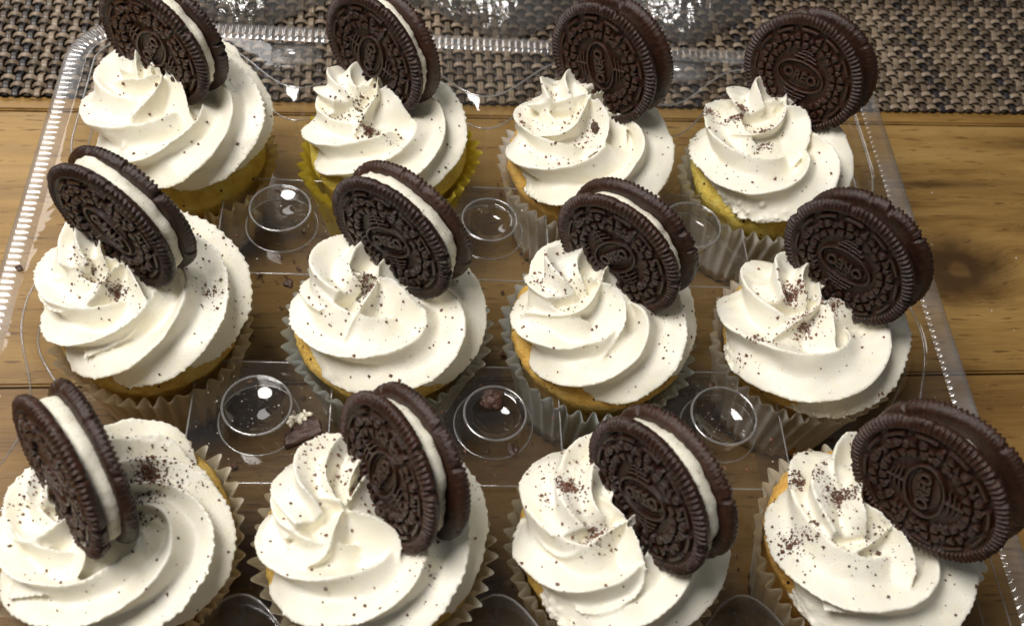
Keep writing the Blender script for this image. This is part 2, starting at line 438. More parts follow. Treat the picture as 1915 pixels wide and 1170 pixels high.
# islands between the cups, each with a round stud
def island_loop(off, wr):
    """square island outline with corners hollowed by the four neighbouring cups"""
    h = 22.0 + off; rc = wr - off; pts = []
    cx, cyy = PX / 2, PY / 2
    dy = math.sqrt(max(.1, rc ** 2 - (cx - h) ** 2)); dx = math.sqrt(max(.1, rc ** 2 - (cyy - h) ** 2))
    ya = cyy - dy; xa = cx - dx
    a0 = math.atan2(-dy, h - cx); a1 = math.atan2(h - cyy, -dx)
    a0 = a0 % (2 * PI); a1 = a1 % (2 * PI)
    q = []
    for k in range(9):
        a = a0 + (a1 - a0) * k / 8
        q.append((cx + rc * math.cos(a), cyy + rc * math.sin(a)))
    # q runs from right side to top side in the first quadrant
    quad1 = q
    quad2 = [(-x, y) for x, y in reversed(q)]
    quad3 = [(-x, -y) for x, y in q]
    quad4 = [(x, -y) for x, y in reversed(q)]
    return quad1 + quad2 + quad3 + quad4
def island_mesh(kind):
    rings = [(0.0, ZD - 2.0), (.0, ZD - 2.0), (.55, ZD - 2.5), (3.2, 2.4)]
    V = []; F = []
    loops = []
    for off, z in [(.0, ZD - 2.0), (.5, ZD - 2.35), (.9, ZD - 3.4), (3.4, 2.4)]:
        base = len(V); lp = island_loop(off, 29.5)
        V += [(x, y, z) for x, y in lp]; loops.append((base, len(lp)))
    for (b0, n), (b1, _) in zip(loops, loops[1:]):
        for k in range(n): F.append((b0 + k, b0 + (k + 1) % n, b1 + (k + 1) % n, b1 + k)[::-1])
    # deck: ring from stud foot to outline
    n = loops[0][1]; base = len(V)
    for x, y in island_loop(0, 29.5):
        a = math.atan2(y, x); V.append((13.2 * math.cos(a), 13.2 * math.sin(a), ZD - 2.0))
    for k in range(n): F.append((base + k, base + (k + 1) % n, loops[0][0] + (k + 1) % n, loops[0][0] + k)[::-1])
    return mesh('island', V, F, smooth=False)
isl = island_mesh(0)
def stud_mesh(kind):
    z = ZD - 2.0
    if kind == 0:
        prof = [(13.2, z), (12.7, z + .3), (12.3, z + 1.2), (11.3, z + 8.6), (11.0, z + 9.3), (10.4, z + 9.5), (9.9, z + 9.2), (9.4, z + 8.4), (0.01, z + 8.2)]
    elif kind == 1:
        prof = [(13.2, z), (12.6, z + .3), (12.1, z + 1.2), (10.8, z + 6.6), (10.3, z + 7.2), (9.5, z + 7.3), (7.9, z + 7.2), (7.4, z + 6.8), (6.8, z + 3.0), (6.2, z + 2.4), (0.01, z + 2.3)]
    else:
        prof = [(13.2, z), (12.7, z + .3), (12.3, z + 1.0), (11.4, z + 7.6), (11.1, z + 8.3), (10.6, z + 8.4), (10.1, z + 7.8), (9.4, z + 1.8), (9.0, z + 1.3), (0.01, z + 1.2)]
    V, F = lathe(prof, 72)
    return mesh('stud', V, F)
studs = [stud_mesh(k) for k in range(3)]
def circ(r, z, n=64): return [(r * math.cos(2 * PI * k / n), r * math.sin(2 * PI * k / n), z) for k in range(n)]
def merged(name, parts):
    V = []; F = []
    for me_ in parts:
        b = len(V); V += [tuple(v.co / S) for v in me_.vertices]; F += [tuple(k + b for k in p.vertices) for p in me_.polygons]
    return mesh(name, V, F)
stud_highlights = [merged('stud_highlight', [tube('l', circ(10.7, ZD + 7.5), .42), tube('l', circ(12.9, ZD - 1.9), .3)]),  # milky rings added at stud top and foot as painted highlights
        merged('stud_highlight', [tube('l', circ(10.0, ZD + 5.3), .45), tube('l', circ(12.9, ZD - 1.9), .3)]),
        merged('stud_highlight', [tube('l', circ(10.8, ZD + 6.4), .45), tube('l', circ(12.9, ZD - 1.9), .3)])]
island_highlight = tube('edge_highlight', [(x_, y_, ZD - 2.2) for x_, y_ in island_loop(.25, 29.5)], .34)  # milky tube added round the island edge to make it look bright
for r in range(2):
    for c in range(3):
        o = ob('island', isl, CLEAR, tray, ((c - 1) * PX, (.5 - r) * PY, 0))
        ob('stud', studs[c], CLEAR, o); ob('stud_highlight', stud_highlights[c], HIGHLIGHT, o); ob('edge_highlight', island_highlight, HIGHLIGHT, o)
# snap latches on the rear deck
def rbox(sx, sy, sz, bev, seg=3):
    bm = bmesh.new(); bmesh.ops.create_cube(bm, size=1)
    for v in bm.verts: v.co = Vector((v.co.x * sx, v.co.y * sy, (v.co.z + .5) * sz))
    bmesh.ops.bevel(bm, geom=[e for e in bm.edges if abs(e.verts[0].co.z - e.verts[1].co.z) > .1 or e.verts[0].co.z > sz * .6], offset=bev, segments=seg, affect='EDGES')
    for f in [f for f in bm.faces if f.calc_center_median().z < .01]: bm.faces.remove(f)
    me = bpy.data.meshes.new('b'); 
    for v in bm.verts: v.co *= S
    bm.to_mesh(me); bm.free()
    me.polygons.foreach_set('use_smooth', [True] * len(me.polygons))
    return me
lm = rbox(19, 10, 4.2, 1.6); lm.name = 'latch'
for u, v in ((553, 104), (1278, 135)):
    q = at_z(u, v, ZD + 1)
    ob('latch', lm, RIMPL, tray, (q[0], min(q[1], 134), ZD - .1))

# lid lying open behind the tray: scalloped clear shell, only its near wall is in view
lid = empty('tray_lid')
tag(lid, 'crumpled clear plastic lid lying on the placemat behind the tray', 'lid')
V = []; nx = 260; prof_n = 9
for i in range(nx):
    x = -132 + 272 * i / (nx - 1)
    lobe = sum(math.exp(-((x - c) / wd) ** 2) for c, wd in ((-108, 26), (14, 30), (104, 27)))
    y0 = 218 + .035 * x - 26 * min(1, lobe)
    cr = 1.5 * math.sin(x * .9) + 1.1 * math.sin(x * .47 + 1)
    for k in range(prof_n):
        t = k / (prof_n - 1)
        yy = y0 + 10 * t + 28 * t * t + .35 * cr * math.sin(t * 9 + x * .2)
        zz = 3.4 + 26 * t ** .9 + .5 * cr * math.sin(t * 7 + x * .35) * (t > 0)
        V.append((x, yy, zz))
ob('lid_wall', mesh('lid_wall', V, grid_faces(nx, prof_n)), CRINKLE, lid)
V = []
for i in range(nx):
    x = -132 + 272 * i / (nx - 1)
    lobe = sum(math.exp(-((x - c) / wd) ** 2) for c, wd in ((-108, 26), (14, 30), (104, 27)))
    y0 = 218 + .035 * x - 26 * min(1, lobe)
    for k in range(8):
        t = k / 7
        V.append((x, y0 + (330 - y0) * t, 3.4 + 1.2 * math.sin(x * .11 + t * 5) * math.sin(t * PI)))
ob('lid_panel', mesh('lid_panel', V, grid_faces(nx, 8)), CLEAR, lid)

# ---------------------------------------------------------------- cookies (one mesh for every wafer)
RC = 24.0; HT = 2.35; FZ = -HT + 3.0
def wafer_mesh(seed):
    seg = 90 * 6
    prof = [(.01, -HT), (19, -HT), (21.6, -HT + .05), (22.8, -HT + .45), (23.5, -HT + 1.2), (23.85, -HT + 2.2), (24.0, -HT + 3.0), (23.75, -HT + 3.6), (23.1, -HT + 4.1), (22.0, -HT + 4.45), (20.9, -HT + 4.5), (20.35, -HT + 4.2), (20.0, FZ + .05), (16, FZ), (10, FZ), (.01, FZ)]
    amp = [0, 0, 0, 0, .05, .15, .45, .8, .95, .95, .7, .2, 0, 0, 0, 0]
    V = []
    rr = np.random.default_rng(seed)
    for i in range(seg):
        a = 2 * PI * i / seg
        ph = math.cos(90 * a); w_ = math.copysign(abs(ph) ** .7, ph)
        for (r, z), k in zip(prof, amp):
            d = k * (w_ - 1) / 2
            nr, nz = (0.75, .65) if r > 22.4 else (.15, 1)
            V.append(((r + d * nr) * math.cos(a), (r + d * nr) * math.sin(a), z + d * nz))
    V = np.array(V)
    rad = np.linalg.norm(V[:, :2], axis=1, keepdims=True)
    k = 1 + (snoise(V * [1, 1, 0] * 1.0, 26, 5)[:, None]) * .006
    V[:, :2] *= k
    # chipped and crumbled edge
    an = np.arctan2(V[:, 1], V[:, 0]); rad = rad[:, 0]
    for _ in range(7):
        a0 = rr.uniform(-PI, PI); wd = rr.uniform(.02, .07); dp = rr.uniform(.4, 1.5)
        da = np.abs((an - a0 + PI) % (2 * PI) - PI)
        f_ = np.clip(1 - da / wd, 0, 1) ** .5 * (rad > 22.4) * dp
        V[:, :2] *= (1 - f_ / 24.0)[:, None]
    V += np.clip((rad - 19.5) / 3, 0, 1)[:, None] * np.stack([snoise(V, 1.3, seed + i_, 2) for i_ in range(3)], 1) * .13
    return mesh('wafer', V, grid_faces(seg, len(prof), wrap_n=True))
def relief_mesh():
    V = []; F = []
    z0 = HT - 1.0; z1 = FZ + .75
    zb = FZ - .3
    def piece(poly, h=.75, inset=.42):
        c = np.mean(poly, axis=0); b = len(V); n = len(poly); top = FZ + h
        for x, y in poly: V.append((x, y, zb))
        for x, y in poly: V.append((c[0] + (x - c[0]) * (1 + inset) / 2 * 1.12, c[1] + (y - c[1]) * (1 + inset) / 2 * 1.12, top - .22))
        for x, y in poly: V.append((c[0] + (x - c[0]) * inset, c[1] + (y - c[1]) * inset, top))
        for l in (0, 1):
            for k in range(n): F.append((b + l * n + k, b + l * n + (k + 1) % n, b + (l + 1) * n + (k + 1) % n, b + (l + 1) * n + k))
        F.append(tuple(b + 2 * n + k for k in range(n)))
    def band(path, w, h=.7, closed=False):
        path = np.array(path, float); n = len(path); b = len(V); top = FZ + h
        for i in range(n):
            t = path[(i + 1) % n] - path[i - 1] if closed else path[min(n - 1, i + 1)] - path[max(0, i - 1)]
            t = t / np.linalg.norm(t); nn = np.array([-t[1], t[0]])
            for o_, z in ((-w / 2 - .12, zb), (-w / 2 + .05, top - .15), (-w / 5, top), (w / 5, top), (w / 2 - .05, top - .15), (w / 2 + .12, zb)):
                q = path[i] + nn * o_; V.append((q[0], q[1], z))
        for f in grid_faces(n, 6, wrap_n=closed): F.append(tuple(b + k for k in reversed(f)))
        if not closed:
            F.append(tuple(b + k for k in range(6))); F.append(tuple(b + (n - 1) * 6 + k for k in reversed(range(6))))
    def arc(r, a0, a1, n=7): return [(r * math.cos(a0 + (a1 - a0) * k / (n - 1)), r * math.sin(a0 + (a1 - a0) * k / (n - 1))) for k in range(n)]
    for k in range(12):                                  # dashes under the ribbed border
        a = 2 * PI * k / 12 + .1
        band(arc(18.6, a - .17, a + .17), 1.1, 1.35)
    def petal(cx, cy, ang, ln, wd):
        ca, sa = math.cos(ang), math.sin(ang)
        pts = [(.25, 0), (ln * .55, wd * .42), (ln * .85, wd * .5), (ln, wd * .22), (ln, -wd * .22), (ln * .85, -wd * .5), (ln * .55, -wd * .42)]
        return [(cx + x * ca - y * sa, cy + x * sa + y * ca) for x, y in pts]
    for k in range(12):                                  # four-petal florets
        a = 2 * PI * (k + .5) / 12
        cx, cy_ = 14.3 * math.cos(a), 14.3 * math.sin(a)
        for q in range(4):
            piece(petal(cx, cy_, a + PI / 4 + q * PI / 2, 3.5, 3.3), 1.65)
        b = 2 * PI * k / 12                               # small wedges between florets
        piece(petal(16.9 * math.cos(b), 16.9 * math.sin(b), b + PI, 2.9, 2.6), 1.45)
        if abs(math.sin(b)) < .8:
            piece(petal(10.6 * math.cos(b), 10.6 * math.sin(b), b, 2.5, 2.4), 1.4)
    oval = [(9.3 * math.cos(t), 5.9 * math.sin(t)) for t in np.linspace(0, 2 * PI, 49)[:-1]]
    band(oval, .95, 1.4, closed=True)
    oval2 = [(7.9 * math.cos(t), 4.5 * math.sin(t)) for t in np.linspace(0, 2 * PI, 49)[:-1]]
    band(oval2, .35, .6, closed=True)
    for sgn in (1, -1):                                  # double cross over and under the oval
        for y, hw in ((7.5, 4.6), (9.0, 3.6), (10.4, 2.2)):
            band([(-hw, sgn * (y - .45)), (-hw / 2, sgn * y), (0, sgn * (y + .1)), (hw / 2, sgn * y), (hw, sgn * (y - .45))], .75, 1.25)
        band([(0, sgn * 6.2), (0, sgn * 8), (0, sgn * 11.6)], .85, 1.3)
    me = mesh('relief', V, F, smooth=False)
    # lettering
    fc = bpy.data.curves.new('lettering', 'FONT'); fc.body = 'OREO'; fc.align_x = 'CENTER'; fc.align_y = 'CENTER'
    fc.size = 5.0; fc.extrude = .35; fc.bevel_depth = .08; fc.offset = .14; fc.space_character = .98
    to = bpy.data.objects.new('lettering', fc); col.objects.link(to)
    bpy.context.view_layer.update()
    tm = bpy.data.meshes.new_from_object(to.evaluated_get(bpy.context.evaluated_depsgraph_get()))
    bpy.data.objects.remove(to)
    bm = bmesh.new(); bm.from_mesh(tm)
    bb = [v.co for v in bm.verts]; mx = max(abs(c.x) for c in bb)
    for v in bm.verts: v.co = Vector((v.co.x * 6.7 / mx, v.co.y * 1.05, v.co.z * 2.0 + (FZ + .55))) * S
    bm.from_mesh(me); bm.to_mesh(me); bm.free()
    return me
wafers = [wafer_mesh(3 + 20 * i_) for i_ in range(4)]; relief = relief_mesh()
def cream_mesh(r, h, seed):
    V, F = lathe([(.01, -h / 2 - .4), (r - .8, -h / 2 - .35), (r - .15, -h / 2 + .2), (r + .15, 0), (r - .15, h / 2 - .2), (r - .8, h / 2 + .35), (.01, h / 2 + .4)], 96)
    V = np.array(V); k = 1 + .045 * snoise(V, 17, seed)[:, None] * np.array([[1, 1, 0]]) + .018 * snoise(V, 3, seed + 1)[:, None] * np.array([[1, 1, 0]])
    return mesh('cream_filling', V * k, F)

# row, column: x, y, z of the front wafer, turn, lean, roll, cream thickness, cream radius, rear wafer slip (x,y) and splay (deg)
CK = {
 (1, 1): (-119.4, 81.8, 85.3, -33.3, -.7, 60, 3.6, 21.0, (.6, .2), 2),
 (1, 2): (-43.7, 88.2, 80.8, -42.6, 1.5, 78, 3.0, 21.2, (.4, .4), 2),
 (1, 3): (40.2, 87.8, 82.1, -43.9, 2.6, 112, 3.4, 18.0, (.6, .8), 3),
 (1, 4): (116.3, 88.5, 81.5, -40.2, 6.2, 4, 3.6, 17.5, (1.4, .2), 4),
 (2, 1): (-119.3, -.7, 85.8, -33.2, -2.1, 140, 3.9, 21.3, (.4, .2), 1),
 (2, 2): (-34.8, 2.9, 80.3, -37.6, -1.9, 30, 4.2, 21.4, (.4, .0), 2),
 (2, 3): (38.4, 1.2, 78.5, -40.8, -2.7, 55, 3.8, 19.8, (.2, .6), 3),
 (2, 4): (113.6, -2.5, 82.5, -47.1, 0, 186, 3.4, 17.5, (.8, .4), 3),
 (3, 1): (-119.0, -83.0, 82.0, -52.0, 9.0, 20, 4.4, 20.6, (.4, .0), -2),
 (3, 2): (-33.4, -77.7, 76.8, -58.1, 12.1, 80, 4.2, 20.2, (.4, .0), 3),
 (3, 3): (38.3, -85.6, 80.2, -57.1, 4.5, 35, 4.4, 20.8, (.4, .2), 2),
 (3, 4): (115.6, -86.7, 89.0, -50.1, 3.7, 110, 4.4, 17.5, (.8, .4), 3)}
COOKIE_LABEL = {
 (1, 1): 'chocolate sandwich cookie cut off by the top edge, on the back left cupcake',
 (1, 2): 'chocolate sandwich cookie standing in the cupcake with the bright yellow liner',
 (1, 3): 'chocolate sandwich cookie in the back row, third from the left',
 (1, 4): 'chocolate sandwich cookie facing forward with upright lettering, back right corner',
 (2, 1): 'chocolate sandwich cookie leaning over the ribbed left rim, wide cream showing',
 (2, 2): 'chocolate sandwich cookie in the middle row, second from the left',
 (2, 3): 'chocolate sandwich cookie with smeared, partly hidden cream, middle row, third from left',
 (2, 4): 'chocolate sandwich cookie with upside-down lettering beside the knot in the table',
 (3, 1): 'chocolate sandwich cookie seen nearly edge-on with thick cream, front left corner',
 (3, 2): 'narrow-looking chocolate sandwich cookie in the front row, second from the left',
 (3, 3): 'chocolate sandwich cookie in the front row, third from the left',
 (3, 4): 'largest-looking chocolate sandwich cookie, front right corner, touching the frame edge'}
ORD = {1: 'first', 2: 'second', 3: 'third', 4: 'fourth'}
def cookie_matrix(v):
    x, y, z, th, ph, roll = v[:6]; th, ph, roll = map(math.radians, (th, ph, roll))
    n = Vector((math.cos(ph) * math.sin(th), -math.cos(ph) * math.cos(th), math.sin(ph)))
    u = Vector((0, 0, 1)).cross(n).normalized(); vv = n.cross(u)
    B = Matrix((u, vv, n)).transposed().to_4x4()
    return Matrix.Translation(Vector((x, y, z)) * S) @ B, Matrix.Rotation(roll, 4, 'Z')
for rc, v in CK.items():
    B, roll = cookie_matrix(v)
    e = empty('sandwich_cookie'); e.matrix_world = B
    tag(e, COOKIE_LABEL[rc], 'cookie', 'sandwich cookies on the cupcakes')
    ch, cr_, slip, splay = v[6:]
    f = ob('wafer', wafers[(rc[0] + rc[1]) % 4], WAFER, e); f.matrix_local = roll
    ob('relief', relief, WAFER, f)
    c = ob('cream_filling', cream_mesh(cr_, ch, rc[0] * 10 + rc[1]), CREAM, e, (slip[0] * .5, slip[1] * .5, -HT - ch / 2))
    r = ob('wafer', wafers[(rc[0] * 2 + rc[1] + 1) % 4], WAFER, e)
    r.matrix_local = Matrix.Translation(Vector((slip[0], slip[1], -HT - ch - HT)) * S) @ Matrix.Rotation(math.radians(splay), 4, 'Y') @ Matrix.Rotation(PI, 4, 'X') @ Matrix.Rotation(rc[1] * 1.3 + rc[0], 4, 'Z')
    ob('relief', relief, WAFER, r)

# ---------------------------------------------------------------- cupcakes
# x, y, frosting radius, liner colour, liner height, liner top radius, cake tint
CUP = {
 (1, 1): (-114.0, 78.5, 34.6, (.86, .74, .44), 38, 31.5, (1, 1.0, .8)),
 (1, 2): (-38.2, 74.9, 29.8, (.88, .76, .12), 45, 33.0, (1, 1.05, .7)),
 (1, 3): (37.6, 71.9, 31.6, (.92, .91, .87), 42, 32.0, (1, .85, .8)),
 (1, 4): (108.4, 70.9, 30.6, (.92, .91, .87), 42, 31.5, (1, 1.05, .8)),
 (2, 1): (-115.0, -1.7, 34.2, (.86, .79, .64), 41, 32.5, (.9, .85, .8)),
 (2, 2): (-34.7, -6.5, 31.6, (.80, .88, .93), 43, 33.6, (1, .9, .8)),
 (2, 3): (37.0, -7.3, 31.2, (.80, .88, .93), 43, 33.0, (1, .85, .75)),
 (2, 4): (110.2, -9.3, 32.3, (.92, .90, .84), 43, 32.0, (1, .85, .75)),
 (3, 1): (-109.5, -85.4, 33.0, (.86, .81, .67), 45, 34.5, (.9, .8, .7)),
 (3, 2): (-36.8, -85.5, 32.8, (.87, .86, .76), 45, 34.5, (.9, .8, .7)),
 (3, 3): (35.8, -84.9, 31.9, (.80, .79, .70), 43, 32.5, (.9, .8, .7)),
 (3, 4): (113.9, -85.9, 33.2, (.88, .85, .72), 45, 33.6, (1, .8, .7))}
CUP_LABEL = {
 (1, 1): 'frosted cupcake in a tan liner with bare yellow cake showing, back left corner',
 (1, 2): 'frosted cupcake in the only bright yellow pleated liner',
 (1, 3): 'frosted cupcake in a white liner, back row, third from the left',
 (1, 4): 'frosted cupcake in a white liner in the back right corner',
 (2, 1): 'wide frosted cupcake beside the ribbed left rim, middle row',
 (2, 2): 'frosted cupcake in a pale blue-grey liner, middle row, second from left',
 (2, 3): 'frosted cupcake in a pale blue-grey liner, middle row, third from left',
 (2, 4): 'frosted cupcake in a whitish liner, right end of the middle row',
 (3, 1): 'frosted cupcake in the front left corner, cut off by the picture edge',
 (3, 2): 'frosted cupcake with a wavy cream liner, front row, second from left',
 (3, 3): 'frosted cupcake with a ragged frosting hem, front row, third from left',
 (3, 4): 'frosted cupcake in the front right corner with torn frosting edge'}
HEM = 47.5
LEAN = {(3, 2): -1.5, (3, 1): 1.0}
RAISE = {(1, 1): 4.5, (1, 2): 2.0, (1, 3): 1.0, (1, 4): 2.5, (2, 1): 2.0, (2, 3): 1.0}
def liner_mesh(h, rt, seed):
    r = np.random.default_rng(seed); npl = int(r.integers(38, 43)); seg = npl * 8; rings = 9
    V = []
    ph = r.uniform(0, 6, 4)
    for i in range(seg):
        a = 2 * PI * i / seg
        wob = .5 * math.sin(2 * a + ph[0]) + .35 * math.sin(3 * a + ph[1]) + .4 * math.sin(7 * a + ph[2])
        am = 1.75 * (1 + .35 * math.sin(5 * a + ph[3]) + .25 * math.sin(11 * a + ph[1]))
        wv = math.sin(npl * a + .6 * math.sin(4 * a + ph[2]))
        wv = math.copysign(abs(wv) ** .75, wv)
        V.append((23.6 * math.cos(a), 23.6 * math.sin(a), 2.3))
        for k in range(rings):
            t = k / (rings - 1)
            rad = 24.2 + (rt - 24.2 - .5) * t ** 1.2 + (1.6 if t > .99 else 0) * .5 + wob * t * t
            rad += am * wv * (.25 + .75 * t ** 1.5)
            V.append((rad * math.cos(a), rad * math.sin(a), 2.3 + (h - 2.3) * t + (.5 * wob + .25 * wv) * t ** 3))
    V.append((0, 0, 2.3)); n = rings + 1
    F = grid_faces(seg, n, wrap_n=True)
    F += [(len(V) - 1, ((i + 1) % seg) * n, i * n) for i in range(seg)]
    return mesh('paper_liner', V, F)
def cake_mesh(h, rt, fr, seed):
    rb = min(rt - 2.2, fr + .2)
    prof = [(.01, 3.0), (22.5, 3.0), (24.2, 4.5), (rb - 5.5, h - 12), (rb - 3.0, h - 6), (rb - 1.3, h - 1.5), (rb - .1, h + 1.2), (rb - .3, h + 3.6), (rb - 1.6, h + 5.8), (rb - 4.5, h + 7.6), (rb - 10, h + 9.0), (.01, h + 9.5)]
    V, F = lathe(prof, 120); V = np.array(V)
    nrm = V * [1, 1, .35]; nrm = nrm / (np.linalg.norm(nrm, axis=1, keepdims=True) + 1e-6)
    V = V + nrm * (snoise(V, 14, seed)[:, None] * .55 + snoise(V, 3.2, seed + 1, 3)[:, None] * .38)
    return mesh('cake', V, F)
def swirl_parts(fr, seed, off, th0, lean, lobes=5, depth=.40, peak=1.0, dol=(4, 1.3, 21, 1)):
    """star-tip swirl laid down counter-clockwise; returns several closed shells (mm, local, z from hem)"""
    r = np.random.default_rng(seed)
    n = 260; m = 96; turns = 1.36
    u = np.linspace(0, 1, n)
    th = th0 + 2 * PI * turns * u
    k = fr / 32.0
    rho = (19.4 - 9.5 * sstep(.66, 1.0, u)) * k
    z = 6.6 + 9.0 * sstep(.60, 1.0, u)
    Rt = (13.0 + .5 * np.sin(th * 1.7 + r.uniform(0, 6))) * k
    Rt = Rt * (.35 + .65 * sstep(0, .09, u)) * (1 - .35 * sstep(.90, 1.0, u))
    ox = off[0] * sstep(.62, .95, u); oy = off[1] * sstep(.62, .95, u)
    wob = .9 * np.sin(th * 2.3 + r.uniform(0, 6)) + .7 * np.sin(th * 3.7 + r.uniform(0, 6))
    c = np.stack([(rho + wob * .5) * np.cos(th) + ox, (rho + wob * .5) * np.sin(th) + oy, z], 1)
    er = np.stack([np.cos(th), np.sin(th), 0 * th], 1); ez = np.array([0, 0, 1.0])
    phi = np.linspace(0, 2 * PI, m, endpoint=False)
    ph0 = r.uniform(0, 6); jit = r.uniform(-.16, .16, lobes); jd = r.uniform(.75, 1.25, lobes)
    V = np.zeros((n, m, 3))
    for i in range(n):
        tw = th[i] * 1.05 + ph0 + .30 * math.sin(th[i] * 1.3 + ph0)
        q = ((phi - tw) / (2 * PI) * lobes) % lobes
        li = np.floor(q).astype(int) % lobes; fq = q - np.floor(q)
        # uneven lobes: shifted valley centre, varied depth
        mid = .5 + jit[li]
        sh = np.where(fq < mid, fq / mid * .5, .5 + (fq - mid) / (1 - mid) * .5)
        dj = depth * jd[li] * (1 + .15 * np.sin(3 * phi + th[i] * .7 + ph0))
        star = 1.12 - dj * np.sin(PI * sh) ** .80
        rad = Rt[i] * star
        x = rad * np.cos(phi); y = rad * np.sin(phi) * .95
        V[i] = c[i] + x[:, None] * er[i] + y[:, None] * ez
    F = grid_faces(n, m, wrap_m=True)
    V = V.reshape(-1, 3)
    F.append(tuple(range(m))); F.append(tuple((n - 1) * m + k2 for k2 in reversed(range(m))))
    shells = [(V, F)]
    # the dollop: overlapping petals winding up to a tip that leans towards the cookie
    nt_, mm = 90, 144; lb, dtw, dR, dH = dol; D = np.zeros((nt_, mm, 3)); pj = r.uniform(-.22, .22, lb); pdp = r.uniform(.75, 1.25, lb); p1 = r.uniform(0, 6)
    tt = np.linspace(0, 1, nt_); ph_ = np.linspace(0, 2 * PI, mm, endpoint=False)
    tip = np.array(lean); H_ = 15.8 * peak * dH
    for i, t in enumerate(tt):
        rad0 = (dR * (1 - t ** 2.1) ** .62 * (1 - .34 * t) + 1.0) * k * (.55 + .45 * min(1, t / .10))
        tw = p1 + dtw * t ** .85 + .25 * math.sin(5 * t + p1)
        q = ((ph_ - tw) / (2 * PI) * lb) % lb; li = np.floor(q).astype(int) % lb; fq = q - np.floor(q)
        mid = np.clip(.42 + pj[li], .2, .8)
        sh = np.where(fq < mid, fq / mid * .5, .5 + (fq - mid) / (1 - mid) * .5)
        dep = (.50 + .14 * t) * pdp[li]
        rr = rad0 * (1.14 - dep * np.sin(PI * sh) ** .78)
        cx_ = off[0] + tip[0] * t ** 1.4; cy2 = off[1] + tip[1] * t ** 1.4
        # crests ride higher than valleys so the petals have free upper edges
        zz = 7.0 + H_ * t ** .92 + (1.1 * (1 - np.sin(PI * sh) ** .7) - .5) * 4.6 * (.35 + t)
        D[i] = np.stack([cx_ + rr * np.cos(ph_), cy2 + rr * np.sin(ph_), zz], 1)
    DF = grid_faces(nt_, mm, wrap_m=True); DF = [f[::-1] for f in DF]
    DF.append(tuple(reversed(range(mm)))); DF.append(tuple((nt_ - 1) * mm + k2 for k2 in range(mm)))
    DF = [f[::-1] for f in DF]
    shells.append((D.reshape(-1, 3), DF))
    core, CF = lathe([(.01, -1.0), (24 * k, -1.0), (27.5 * k, 1.2), (25 * k, 5), (16 * k, 11), (.01, 14)], 48)
    shells.append((np.array(core), CF))
    return shells
def blobs(cnt, fn, r, size):
    out = []
    for _ in range(cnt):
        bm = bmesh.new(); bmesh.ops.create_icosphere(bm, subdivisions=1, radius=1)
        q = np.array([v.co[:] for v in bm.verts]); F = [tuple(v.index for v in f.verts) for f in bm.faces]; bm.free()
        s = size * r.uniform(.5, 1.4)
        q = q * s * r.uniform(.6, 1.5, size=3) + fn(r); out.append((q, F))
    return out
def remesh(shells, voxel):
    V = []; F = []
    for v, f in shells:
        b = len(V); V += [tuple(x) for x in v]; F += [tuple(k + b for k in q) for q in f]
    me = bpy.data.meshes.new('t'); me.from_pydata(V, [], F); me.update()
    o = bpy.data.objects.new('t', me); col.objects.link(o)
    md = o.modifiers.new('r', 'REMESH'); md.mode = 'VOXEL'; md.voxel_size = voxel; md.adaptivity = 0
    sm = o.modifiers.new('s', 'SMOOTH'); sm.factor = .5; sm.iterations = 6
    bpy.context.view_layer.update()
    res = bpy.data.meshes.new_from_object(o.evaluated_get(bpy.context.evaluated_depsgraph_get()))
    bpy.data.objects.remove(o); bpy.data.meshes.remove(me)
    nv = len(res.vertices); co_ = np.empty(nv * 3); res.vertices.foreach_get('co', co_); co_ = co_.reshape(-1, 3)
    return res, co_

# dollop: lobes, twist, base radius, height
DOL = {(1, 1): (5, .9, 21, 1.0), (1, 2): (4, 1.4, 20, 1.0), (1, 3): (5, 1.2, 20, 1.05), (1, 4): (4, 1.0, 21, .95),
       (2, 1): (5, .8, 22, .95), (2, 2): (4, 1.3, 22, .95), (2, 3): (4, .9, 21, 1.05), (2, 4): (5, 1.5, 22, .9),
       (3, 1): (5, .7, 23, .95), (3, 2): (4, 1.1, 22, 1.0), (3, 3): (4, 1.5, 21, .95), (3, 4): (4, 1.2, 22, .95)}
# swirl start angle, extra ragged hem (angle from, to, amount)
SW = {
 (1, 1): (2.6, None, 1.05), (1, 2): (3.4, None, 1.0), (1, 3): (2.9, (-1.2, -.2, 26), 1.0), (1, 4): (3.0, (-2.2, -1.2, 26), 1.0),
 (2, 1): (3.0, None, 1.0), (2, 2): (3.6, None, .95), (2, 3): (3.3, None, .95), (2, 4): (2.8, (-2.0, -.6, 20), 1.0),
 (3, 1): (2.7, None, .9), (3, 2): (3.5, None, .9), (3, 3): (3.2, (-2.6, -1.7, 40), .9), (3, 4): (3.1, (-.9, -.1, 60), .95)}
